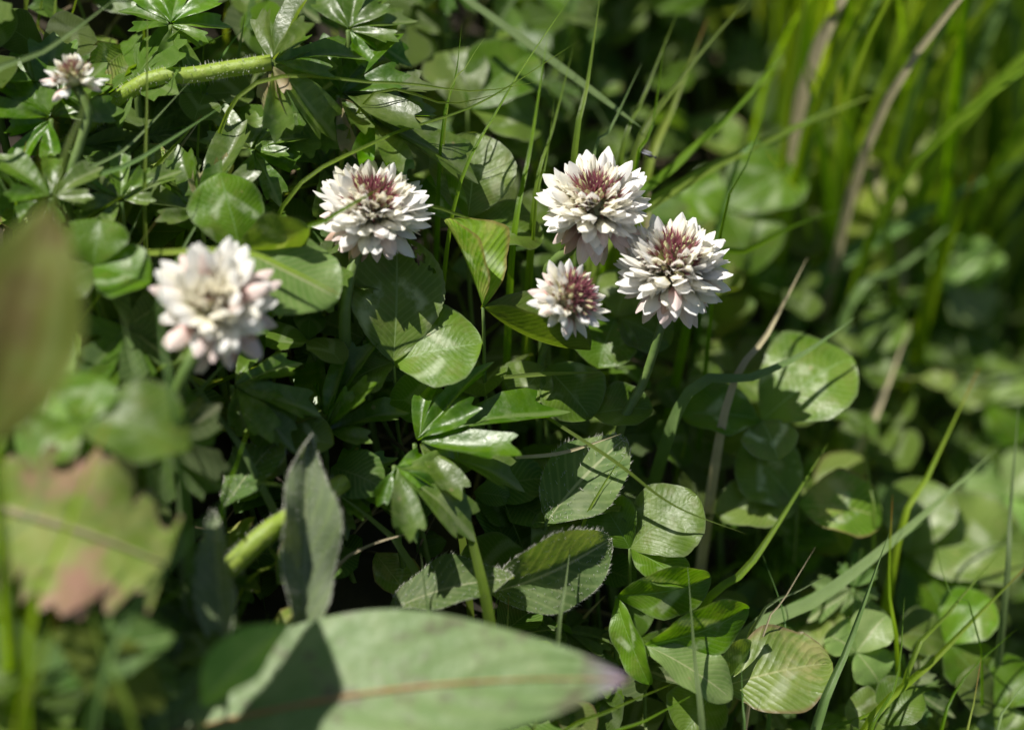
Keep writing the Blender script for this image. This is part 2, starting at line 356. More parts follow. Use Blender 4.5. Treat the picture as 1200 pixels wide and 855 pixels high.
def flower(label, px, py, d, rpx, axis, stem_pts, zones, seed, flat=.95, stem_w=9, root=None, stem_mat='stem', lean=(0, 0)):
    """zones: list of (phi0, phi1, count, [mesh names], size, lift) in degrees from the head's axis"""
    rg = random.Random(seed); c = P(px, py, d); ax = CV(*axis); R = M_(rpx, d); sc = R/.0103
    sp = [c-ax*R*.15] + [P(*q) for q in stem_pts]; b = sp[-1]; gp = root_path(b, lean)[:2]
    pts = (sp + gp[::-1])[::-1]
    root = thing('clover_flower', label, 'flower', pts[0], 'white clover flowers')
    r = M_(stem_w, d)/2
    V, F, UV = tube(pts, r*1.15, r*.9, 22); world_obj('stem', V, F, stem_mat, UV, root, pts[0])
    V, F, UV = spindle(1, .6, 8); V = (np.array(V)*R*.62)[:, [0, 2, 1]]; V[:, 2] -= R*.28
    fr0 = np.array(frame(np.cross(ax, [.37, .61, .2]), ax))            # rows x,y,z=ax-ish
    x = fr0[1]; y = np.cross(ax, x); z = ax
    world_obj('receptacle', V@np.stack([x, y, z])+c, F, 'b_green', UV, root, c)
    for (p0, p1, cnt, names, size, lift) in zones:
        for i in range(cnt):
            f = (i+.5)/cnt; cp = math.cos(math.radians(p0))+(math.cos(math.radians(p1))-math.cos(math.radians(p0)))*f
            ph = math.acos(max(-1, min(1, cp)))+math.radians(rg.gauss(0, 5.5)); az = i*2.39996+rg.gauss(0, .2)+p0
            dr = math.sin(ph)*(math.cos(az)*x+math.sin(az)*y)+math.cos(ph)*z*flat; dr /= np.linalg.norm(dr); dr = dr+.10*np.array([rg.gauss(0, 1) for _ in range(3)]); dr /= np.linalg.norm(dr)
            upv = z*math.sin(ph)-math.cos(ph)*(math.cos(az)*x+math.sin(az)*y)+.28*rg.gauss(0, 1)*np.cross(dr, z)
            fr = frame(dr, upv); s = sc*size*rg.uniform(.86, 1.12)
            pos = c+dr*(R*lift)-z*R*.05
            M = Matrix([[fr[0][k]*s, fr[1][k]*s, fr[2][k]*s, pos[k]-root['_o'][k]] for k in range(3)]+[[0, 0, 0, 1]])
            nm = rg.choice(names); place('bud' if nm.startswith('bud') else 'floret', FM[nm], root, M)
    return root
Z_full = [(0, 17, 14, ['bud0'], 1.05, .26), (17, 38, 34, ['bud0', 'bud1', 'bud1'], 1.05, .26), (36, 56, 36, ['bud2', 'bud3', 'bud2', 'bud1'], 1.1, .26),
          (52, 72, 38, ['floret0', 'floret1', 'bud3', 'floret2'], .92, .24), (72, 92, 42, ['floret0', 'floret1', 'floret0', 'floret2'], 1.0, .22),
          (92, 114, 38, ['floret0', 'floret2', 'floret3', 'floret1'], .98, .2), (114, 150, 30, ['floret3', 'floret3', 'floret4'], 1.0, .2)]
Z_open = [(0, 20, 10, ['bud1', 'bud2'], .9, .2), (20, 42, 20, ['bud2', 'floret2', 'floret3'], .85, .2), (42, 68, 36, ['floret0', 'floret2', 'floret1'], .95, .2),
          (68, 95, 40, ['floret0', 'floret1', 'floret3'], 1.0, .2), (92, 140, 38, ['floret3', 'floret4', 'floret3'], .98, .2)]
Z_young = [(0, 22, 26, ['bud0'], 1.0, .28), (22, 50, 46, ['bud0', 'bud1', 'bud1'], 1.05, .27), (50, 66, 18, ['bud2', 'bud3'], .95, .25),
           (66, 90, 24, ['floret0', 'floret1', 'floret2'], .88, .24), (90, 125, 26, ['floret2', 'floret0', 'floret3'], .88, .2)]
Z_small = [(0, 30, 14, ['bud1', 'bud0'], 1.0, .25), (30, 60, 24, ['bud1', 'bud2'], 1.0, .25), (70, 100, 13, ['floret0', 'floret1'], .95, .22), (95, 130, 6, ['floret3'], .9, .2)]
flower('white clover flower with dusky pink tuft, one thin grass blade crossing it', 436, 246, -.4, 63, (.10, .76, .62), [(412, 318, -.5), (404, 372, -.5)], Z_full, 1, stem_w=14)
flower('fully opened soft white clover flower with pink drooping lower florets, thick paired stems', 252, 358, -3.0, 70, (-.03, .36, .93), [(228, 415, -3.4), (206, 475, -3.1)], Z_open, 2, stem_w=17)
flower('uppermost of three neighbouring clover flowers, cream lower florets and maroon tuft', 697, 240, 0., 61, (.02, .72, .68), [(668, 292, .35), (640, 325, .8)], Z_full, 3, stem_w=14)
flower('white clover flower with dark maroon tuft on a long slender curved stem', 788, 314, 0., 63, (.02, .74, .64), [(778, 370, .1), (755, 445, .4), (724, 512, .8)], Z_full, 4, stem_w=11)
flower('smaller half-open clover flower tilted sideways against a dark folded leaf', 667, 352, -.9, 49, (.58, .50, .66), [(640, 400, .7), (632, 440, 1.2)], Z_young, 5, stem_w=9)
flower('small sparse clover flower with only side florets open, among lobed leaves', 86, 92, -1.6, 36, (.02, .85, .5), [(103, 130, -1.6), (95, 165, -1.6), (80, 225, -1.5)], Z_small, 6, stem_w=12)

# ------------------------------------------------------------------ leaves built by their own outline
def leaf_part(name, parent, b, t, wpx, mat='clover', kind='clover', nrm=DEF_N, seed=None, **k):
    B = P(*b); T = P(*t); L = np.linalg.norm(T-B); W = M_(wpx, (b[2]+t[2])/2)
    V, F, UV = leaf_local(kind, L, W, seed=seed if seed is not None else random.randrange(9999), **k)
    V = V@frame(T-B, CV(*nrm))+B
    return world_obj(name, V, F, mat, UV, parent, B), V
def clover(label, c, leaflets, mat='clover', group='clover leaves', lean=(.006, -.004), stalk_w=5, stalk_mat='stem'):
    C = P(*c); pts = root_path(C, lean); root = thing('clover_leaf', label, 'leaf', pts[0], group)
    V, F, UV = tube(pts, M_(stalk_w)/2*1.2, M_(stalk_w)/2*.8, 12, 6); world_obj('stalk', V, F, stalk_mat, UV, root, pts[0])
    for lf in leaflets:
        (tx, ty, td, wpx), kw = lf[:4], dict(lf[4]) if len(lf) > 4 else {}
        m = kw.pop('mat', mat); kw.setdefault('notch', .05); kw.setdefault('teeth', 14); kw.setdefault('tooth', .018)
        kw.setdefault('nr', 26); kw.setdefault('nc', 13)
        b = kw.pop('b', c); leaf_part('leaflet', root, b, (tx, ty, td), wpx, m, **kw)
    return root
d = dict
clover('large clover leaf in dappled shade directly below the flower crossed by grass', (461, 424, -.2), [
    (566, 402, -.4, 112, d(nrm=(.05, .55, .83), fold=.12, arch=.06)), (468, 274, .1, 116, d(nrm=(.1, .45, .9), fold=.28, arch=.02, nr=60, nc=49, holes=[(.62, .80, .16, .030), (.5, .88, .22, .022), (.78, .72, .08, .02)])),
    (392, 462, -.5, 84, d(nrm=(-.3, .6, .75)))])
clover('clover leaf with crinkled brown rim beside the tip of lobed leaves', (548, 258, .7), [
    (560, 156, 1.1, 104, d(nrm=(.05, .5, .86), fold=.18, wave=.03)), (636, 282, 1.0, 84, d(nrm=(.2, .7, .7))),
    (500, 208, .9, 52, d(nrm=(-.5, .4, .7), fold=.5))])
clover('soft clover leaf behind thin crossing grass blades', (548, 128, 2.8), [
    (622, 62, 3.6, 92, d(nrm=(.1, .5, .86))), (634, 148, 3.3, 98, d(nrm=(.1, .6, .8))), (520, 60, 3.4, 80)])
clover('clover leaf holding two dark upright leaflets over one broad sunlit leaflet', (281, 292, -1.6), [
    (258, 202, -1.3, 92, d(nrm=(.35, -.55, .75), fold=-.2, arch=.06)), (362, 268, -1.9, 76, d(nrm=(.3, -.65, .7), fold=-.25, arch=.06)),
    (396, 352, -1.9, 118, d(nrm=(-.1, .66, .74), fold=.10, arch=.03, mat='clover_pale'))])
clover('spotted clover leaf with ragged edge near the fully opened flower', (110, 312, -2.4), [
    (118, 256, -2.2, 92, d(nrm=(-.1, .6, .78))), (176, 332, -2.7, 84, d(nrm=(-.1, .65, .75))), (58, 352, -2.9, 74)])
clover('blurred clover leaf drooping over the withered brown leaf', (92, 496, -5.2), [
    (224, 524, -5.4, 112, d(nrm=(-.1, .6, .8), arch=.12)), (120, 440, -4.9, 78), (40, 540, -5.6, 80)])
clover('neat round clover leaf with white chevrons crossed by a thin curved blade', (738, 642, .2), [
    (816, 578, .2, 102, d(nrm=(-.05, .55, .83), fold=.06, arch=.04, seed=3)), (806, 688, -.2, 62, d(nrm=(0, .7, .7))), (702, 580, .5, 66, d(nrm=(-.2, .4, .85)))])
clover('single dark backlit clover leaflet pair above the yellowing leaf', (722, 698, -.2), [
    (834, 676, .0, 66, d(nrm=(.05, -.35, .9), fold=.3, arch=.1)), (762, 802, -.5, 40, d(nrm=(-.6, .3, .7), fold=.4))])
clover('clover leaf with one pale sunlit leaflet under two dark ones', (757, 756, -.5), [
    (878, 712, -.2, 64, d(nrm=(.1, -.3, .9), fold=.3, arch=.1)), (858, 820, -.7, 66, d(nrm=(-.05, .7, .7), mat='clover_pale'))])
clover('yellowing toothed clover leaf with pale blotches between upright grass blades', (842, 806, .1), [
    (976, 778, .3, 122, d(nrm=(-.05, .6, .8), teeth=18, tooth=.05, mat='clover_old', fold=.15)), (884, 752, .4, 58, d(nrm=(.2, -.3, .9))), (800, 860, -.3, 80)])
clover('broad clover leaf with a blurred pale chevron beside the grey dry blade', (893, 492, 2.2), [
    (998, 418, 2.6, 126, d(nrm=(-.1, .5, .86), fold=.1)), (798, 486, 2., 76, d(nrm=(.1, .6, .8))), (912, 540, 1.7, 70)])
clover('clover leaf with patchy pale markings below the broad chevroned leaf', (934, 592, 2.6), [
    (868, 522, 2.7, 92, d(nrm=(-.1, .6, .8))), (838, 600, 2.2, 76), (1034, 606, 2.9, 92, d(nrm=(.0, .55, .83), mat='clover_old'))])
clover('broad soft clover leaf behind the flower with the slender stem', (852, 246, 6.), [
    (936, 196, 6.6, 110), (884, 320, 5.6, 100), (796, 226, 6., 90)])
clover('sunlit clover leaf under the tilted half-open flower', (640, 430, 1.), [
    (692, 492, .6, 84, d(nrm=(-.05, .6, .8))), (765, 480, .8, 66, d(b=(690, 486, .7))), (604, 470, .7, 70)])
clover('shaded clover leaf tucked behind the tilted half-open flower', (722, 372, 1.8), [
    (786, 404, 1.6, 80), (700, 432, 1.3, 84), (742, 318, 2.1, 70)])
clover('big blurred leaf with pale midrib behind yellow-green grass', (1062, 650, 4.4), [
    (1204, 640, 4.8, 140, d(nrm=(0, .6, .8))), (1120, 740, 4., 110), (1080, 560, 5., 90)])
clover('bluish broad leaf blurred far up among the tall grass', (915, 62, 10.), [
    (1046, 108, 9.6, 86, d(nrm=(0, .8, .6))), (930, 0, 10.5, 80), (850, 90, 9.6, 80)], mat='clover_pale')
clover('rolled pale leaflet with insect holes next to a dark folded one', (566, 360, -.3), [
    (520, 258, -.2, 58, d(nrm=(.8, .1, .6), fold=1.1, roll=.7, arch=.04, mat='clover_old')),
    (692, 410, -.3, 66, d(nrm=(.05, .92, .35), fold=1.5, arch=-.10, notch=0., wave=.012))])
clover('small clover leaf in shade beneath the thick paired flower stems', (330, 520, -1.), [(392, 520, -1.2, 60), (310, 470, -1., 56), (300, 560, -1.2, 56)])
clover('shaded clover leaf beneath the clover with white chevrons', (700, 640, .8), [(650, 600, .9, 70), (690, 560, 1., 70), (668, 690, .4, 66)])
clover('dim clover leaf behind the reddish stem and hairy leaf', (610, 610, 1.0), [(640, 548, 1., 70), (560, 580, .8, 70), (600, 660, .6, 70)])

clover('pale blurred clover leaf between the long yellow-green stalk and the wide bluish blades', (1108, 752, 2.8), [(1160, 700, 3., 78), (1150, 800, 2.6, 74), (1050, 740, 2.6, 70)])
clover('clover leaf low beside the foot of the long yellow-green stalk', (1166, 826, 2.4), [(1214, 780, 2.6, 76), (1120, 800, 2.2, 70), (1180, 880, 2.2, 76)])
clover('small bright clover leaf between the sharp pale blade and the thin bright stalk', (1004, 764, 1.6), [(1040, 720, 1.8, 56), (1030, 800, 1.5, 60), (968, 742, 1.7, 56)], mat='clover_pale')
clover('clover leaf at the foot of the sharp pale folded blade', (1030, 846, 1.), [(1080, 810, 1.1, 70), (1060, 890, .8, 70), (990, 826, 1., 60)])
clover('bright blurred clover leaf under the long bending bluish blade', (1120, 330, 9.), [(1170, 290, 9.2, 70), (1150, 380, 8.8, 70), (1070, 320, 8.8, 64)], mat='clover_pale')
clover('blurred sunlit clover leaf below the dry hanging leaf', (1010, 410, 6.8), [(1060, 370, 7., 66), (1050, 450, 6.6, 70), (962, 396, 6.7, 60)])
clover('blurred sunlit clover leaf past the bright yellow-green blade', (1160, 470, 8.), [(1206, 430, 8.2, 70), (1196, 520, 7.8, 74), (1110, 456, 8., 64)])
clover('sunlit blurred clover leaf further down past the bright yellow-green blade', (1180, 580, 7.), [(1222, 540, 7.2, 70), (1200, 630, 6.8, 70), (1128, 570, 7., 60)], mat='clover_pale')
# buttercup leaves: lobed, glossy
def buttercup(label, c, segs, mat='butter', lean=(.004, -.004), stalk_pts=None, stalk_w=7, group='lobed buttercup leaves'):
    C = P(*c); pts = root_path(C, lean) if stalk_pts is None else [P(*q) for q in stalk_pts]+[C]
    if stalk_pts is not None: pts = root_path(pts[0])[:2]+pts
    root = thing('buttercup_leaf', label, 'leaf', pts[0], group)
    V, F, UV = tube(pts, M_(stalk_w)/2*1.1, M_(stalk_w)/2*.85, 14, 6); world_obj('stalk', V, F, 'stem', UV, root, pts[0])
    for s in segs:
        tx, ty, td, wx = s[:4]; kw = dict(s[4]) if len(s) > 4 else {}
        nrm = kw.pop('nrm', (random.uniform(-.25, .25), random.uniform(.5, .8), .7)); m = kw.pop('mat', mat); T = P(tx, ty, td); L = np.linalg.norm(T-C)
        V, F, UV = lobed_local(L, wx*1.4, random.randrange(9999), kw.get('droop', .18), kw.get('fold', .15), kw.get('crease', .22))
        V = V@frame(T-C, CV(*nrm))+C+(T-C)*.04; world_obj('leaf_segment', V, F, m, UV, root, C)
    return root
buttercup('shaded lobed leaf standing at the end of the hairy stem', (318, 74, -.4), [
    (352, -20, -.6, .8, d(nrm=(-.75, .3, .55), fold=.3)), (418, 46, .1, .75, d(nrm=(-.3, .6, .6))), (392, 142, -.2, .8, d(nrm=(.2, .5, .8))), (322, 142, -.7, .5, d(nrm=(-.7, .2, .6), mat='butter_dry'))])
buttercup('glossy lobed buttercup leaf above the flower crossed by grass', (396, 112, .3), [
    (452, 22, .6, .75, d(nrm=(-.1, .5, .8))), (538, 82, .4, .8, d(nrm=(.0, .8, .6))), (496, 150, .0, .7, d(nrm=(.1, .85, .5))), (405, 172, 0., .55, d(nrm=(-.5, .3, .7), mat='butter_dry'))])
buttercup('wet-looking lobed leaf with white glints just above the flower', (432, 138, .2), [
    (548, 178, .0, .75, d(nrm=(.1, .75, .65))), (482, 206, -.2, .7, d(nrm=(.2, .7, .7))), (508, 120, .4, .7, d(nrm=(-.1, .8, .6)))])
buttercup('lobed leaf with curled edges above the shaded standing lobed leaf', (408, 36, .8), [
    (494, 8, 1., .7), (478, 62, .7, .7), (420, -30, 1.2, .8)])
buttercup('glossy jagged buttercup leaf below the dark round clover leaflets', (486, 520, -.7), [
    (560, 418, -.5, .38, d(nrm=(-.45, .3, .8), fold=.35)), (642, 452, -.5, .6, d(nrm=(.0, .85, .5))), (618, 552, -1., .62, d(nrm=(.1, .75, .65)))])
buttercup('lower glossy buttercup leaf with pale edged lobes over dark litter', (462, 546, -1.3), [
    (560, 612, -1.6, .75, d(nrm=(.1, .7, .7))), (520, 560, -1.2, .7), (488, 620, -1.7, .65, d(nrm=(0, .7, .7)))])
buttercup('bright lobed leaf beside the thick paired flower stems', (272, 452, -1.3), [
    (384, 474, -1.5, .72, d(nrm=(-.1, .7, .7))), (344, 418, -1.2, .6, d(nrm=(-.2, .4, .8))), (340, 506, -1.7, .6)])
buttercup('half shaded lobed leaf pointing up beside the flower stem', (380, 506, -.6), [
    (424, 388, -.5, .6, d(nrm=(-.6, .35, .7), fold=.4)), (468, 468, -.6, .7, d(nrm=(.1, .8, .6))), (392, 416, -.7, .5, d(nrm=(-.6, .3, .7)))])
buttercup('low buttercup leaf with yellow-green lobes over the creeping stem', (392, 566, -.7), [
    (484, 588, -.9, .7, d(nrm=(0, .75, .65))), (466, 524, -.5, .6), (410, 626, -1.2, .6)])
buttercup('glossy lobed leaf with folded tips next to the bluish crossing blades', (236, 252, -.9), [
    (158, 214, -1.1, .7, d(nrm=(-.2, .8, .6))), (198, 160, -.8, .7, d(nrm=(-.4, .5, .7))), (268, 150, -.6, .6, d(nrm=(-.3, .4, .8))), (272, 176, -.7, .5, d(nrm=(.5, .3, .8), mat='butter_dry'))])
buttercup('small glittering lobed leaf between crossing blades and small flower', (142, 236, -1.3), [
    (86, 190, -1.5, .7), (140, 168, -1.2, .65), (196, 196, -1.2, .6), (88, 250, -1.7, .6)])
buttercup('lobed leaf with silvery sheen behind the small sparse flower', (60, 140, -1.), [
    (6, 70, -.8, .8), (62, 30, -.4, .8), (120, 66, -.6, .75), (10, 190, -1.4, .7)])
buttercup('shaded lobed leaf beneath the small sparse flower', (60, 232, -2.), [
    (10, 180, -2., .8), (110, 190, -1.8, .8), (30, 280, -2.4, .7)])
buttercup('lobed leaf above the hairy stem at the bank top', (200, 30, .2), [(140, 0, .3, .8), (262, 20, .4, .8), (214, -46, .8, .8), (232, 84, 0., .6)])
buttercup('grey-green crinkled lobed leaf beneath the long yellow-green stalk', (1060, 806, 2.), [(1010, 770, 2.1, .7), (1080, 760, 2.2, .7), (1120, 830, 1.9, .7)], mat='hairy')
buttercup('crinkled lobed leaf below the patchy clover leaf', (1000, 690, 2.4), [(950, 720, 2.2, .7), (1040, 730, 2.3, .7), (1010, 640, 2.6, .6)], mat='hairy')
buttercup('dull lobed leaf between hairy stem and crossing blades', (296, 176, .2), [(352, 150, .2, .7), (330, 232, -.2, .7), (250, 120, .4, .7)])

# hairy, dock and withered leaves
def single_leaf(name, label, b, t, wpx, mat, kind, nrm=DEF_N, hair=0, rib=None, stalk=True, cat='leaf', hair_len=.0011, lean=(0., -.004), ribw=5, **k):
    B = P(*b); pts = root_path(B, lean); root = thing(name, label, cat, pts[0])
    V, F, UV = tube(pts, M_(ribw+2)/2, M_(ribw)/2, 12, 6); world_obj('stalk', V, F, 'stem', UV, root, pts[0])
    o, V = leaf_part('blade', root, b, t, wpx, mat, kind, nrm, **k)
    nr = k.get('nr', 18); nc = k.get('nc', 11); G = V.reshape(nr, nc, 3)
    if rib:
        C = G[:, nc//2] + CV(*nrm)*.0002; v, f, uv = tube(C[:-1], M_(ribw)/2, M_(ribw)*.12, 16, 6); o['_o'] = [float(a) for a in B]; world_obj('midrib', v, f, rib, uv, o, C[0])
    if hair:
        pp = []; dd = []
        for e, q in ((0, 1), (nc-1, nc-2)):
            for i in range(hair):
                f = random.uniform(.08, .98)*(nr-1); a = int(f); f -= a
                p = G[a, e]*(1-f)+G[min(a+1, nr-1), e]*f; pp.append(p); dd.append(p-G[a, q]+(G[min(a+1, nr-1), e]-G[a, e])*.3+np.array([0, 0, .0004]))
        for i in range(hair*3):
            a, c = random.randrange(1, nr-1), random.randrange(nc); p = G[a, c]; pp.append(p+(G[a+1 if a+1 < nr else a, c]-p)*random.random()); dd.append(CV(*nrm)+.4*rng.normal(size=3))
        v, f = hairs(pp, dd, hair_len); h = world_obj('hairs', v, f, 'hair', None, root, B); h['kind'] = 'stuff'
    return root
single_leaf('hairy_leaf', 'pale rounded hairy leaf crossed by thin curved grass blades', (640, 612, .2), (732, 512, .5), 96, 'hairy', 'oval', (-.1, .5, .86), hair=60, fold=.1)
single_leaf('hairy_leaf', 'dark folded hairy leaf with a bristly reddish rim', (574, 694, -.5), (718, 632, -.1), 92, 'hairy', 'oval', (.1, -.2, .95), hair=90, fold=.5, arch=.14)
single_leaf('hairy_leaf', 'small hairy leaf striped by shadows behind the broad dock leaf', (456, 716, -1.2), (602, 676, -.9), 70, 'hairy', 'oval', (-.1, .7, .7), hair=60, fold=.25)
single_leaf('hairy_leaf', 'upright folded grey-green hairy leaf standing over dark litter', (352, 748, -3.2), (364, 512, -2.2), 72, 'hairy_grey', 'lance', (.35, .05, .93), hair=160, fold=.8, arch=.02, nr=24, wave=.04)
single_leaf('hairy_leaf', 'narrow upright hairy leaf with a curled tip beside the yellow-green stem', (268, 770, -4.), (256, 600, -3.2), 48, 'hairy_grey', 'lance', (-.3, .3, .9), hair=60, fold=.7, droop=.05)
single_leaf('hairy_leaf', 'toothed dark hairy leaf above the yellow-green creeping stem', (262, 596, -1.6), (338, 508, -1.), 62, 'hairy', 'oval', (-.3, .5, .8), hair=40, teeth=9, tooth=.1)
single_leaf('dock_leaf', 'broad smooth dock leaf with a reddish midrib and purplish tip', (130, 884, -4.6), (740, 800, -5.2), 205, 'dock', 'lance', (-.02, .55, .83), rib='stem_red', fold=.10, arch=.04, nr=60, nc=21, wave=.010, seed=4, ribw=6, bow=-.035, ripple=.006)
single_leaf('dock_leaf', 'pale translucent leaf tip rising behind the broad dock leaf', (236, 826, -5.9), (340, 728, -5.5), 66, 'clover_pale', 'lance', (-.4, .2, .9), fold=.5)
single_leaf('withered_leaf', 'withered brown and green leaf with torn edge and pale midrib', (-20, 590, -5.8), (196, 660, -5.6), 205, 'wither', 'ragged', (.02, .3, .95), rib='straw', fold=.28, ripple=.012, arch=.05, nr=26, nc=13, seed=12, ribw=10)
single_leaf('broad_leaf', 'out of focus olive leaf with brown streaks standing beside blurred stalks', (-14, 520, -9.4), (64, 236, -8.8), 150, 'olive', 'lance', (.1, .2, .95), fold=.2, nr=20)
single_leaf('broad_leaf', 'pale upright leaf above the withered leaf', (34, 560, -4.6), (90, 388, -4.), 62, 'clover_pale', 'lance', (-.2, .4, .9))
single_leaf('broad_leaf', 'shaded lance leaf under the withered leaf', (40, 800, -6.4), (210, 742, -6.), 90, 'hairy', 'lance', (0, .5, .85))
single_leaf('broad_leaf', 'dark lance leaf below the broad dock leaf stalk', (190, 830, -6.2), (60, 740, -6.6), 84, 'olive', 'lance', (0, .5, .85))
single_leaf('dry_leaf', 'blurred dry yellowish leaf hanging in the tall grass', (1032, 372, 8.6), (1024, 178, 9.), 84, 'butter_dry', 'ragged', (-.2, .3, .9), seed=5)

# hairy creeping stems
def hairy_stem(label, pts, w, n=1100, hl=.0009, mat='stem_yel'):
    C = [P(*q) for q in pts]; pts2 = C
    root = thing('creeping_stem', label, 'stem', C[0])
    V, F, UV = tube(pts2, M_(w)/2, M_(w)/2*.92, 20, 10); world_obj('stem', V, F, mat, UV, root, C[0])
    cc = cat_rom(pts2, 60); pp = []; dd = []
    for i in range(n):
        j = random.randrange(58); t = cc[j+1]-cc[j]; a = np.cross(t, rng.normal(size=3)); a /= np.linalg.norm(a)
        pp.append(cc[j]+t*random.random()+a*M_(w)*.47); dd.append(a)
    v, f = hairs(pp, dd, hl); h = world_obj('hairs', v, f, 'hair', None, root, C[0]); h['kind'] = 'stuff'
def hit_ground(a, b):                       # extend the line b->a on to the ground
    a, b = P(*a), P(*b); t = (a-b)/np.linalg.norm(a-b)
    for i in range(60):
        if a[2] < H(a[0], a[1])-.002: break
        a = a+t*.002-np.array([0, 0, .0014])
    return proj(a)
hairy_stem('bright yellow-green hairy stem leading to the shaded lobed leaf', [hit_ground((150, 108, -.3), (232, 88, -.4)), (150, 108, -.3), (232, 88, -.4), (318, 74, -.4)], 20)
hairy_stem('short bright hairy stem creeping through the dark litter', [hit_ground((200, 712, -2.6), (280, 655, -2.6)), (280, 655, -2.6), (345, 602, -2.2), (402, 566, -1.2)], 24)

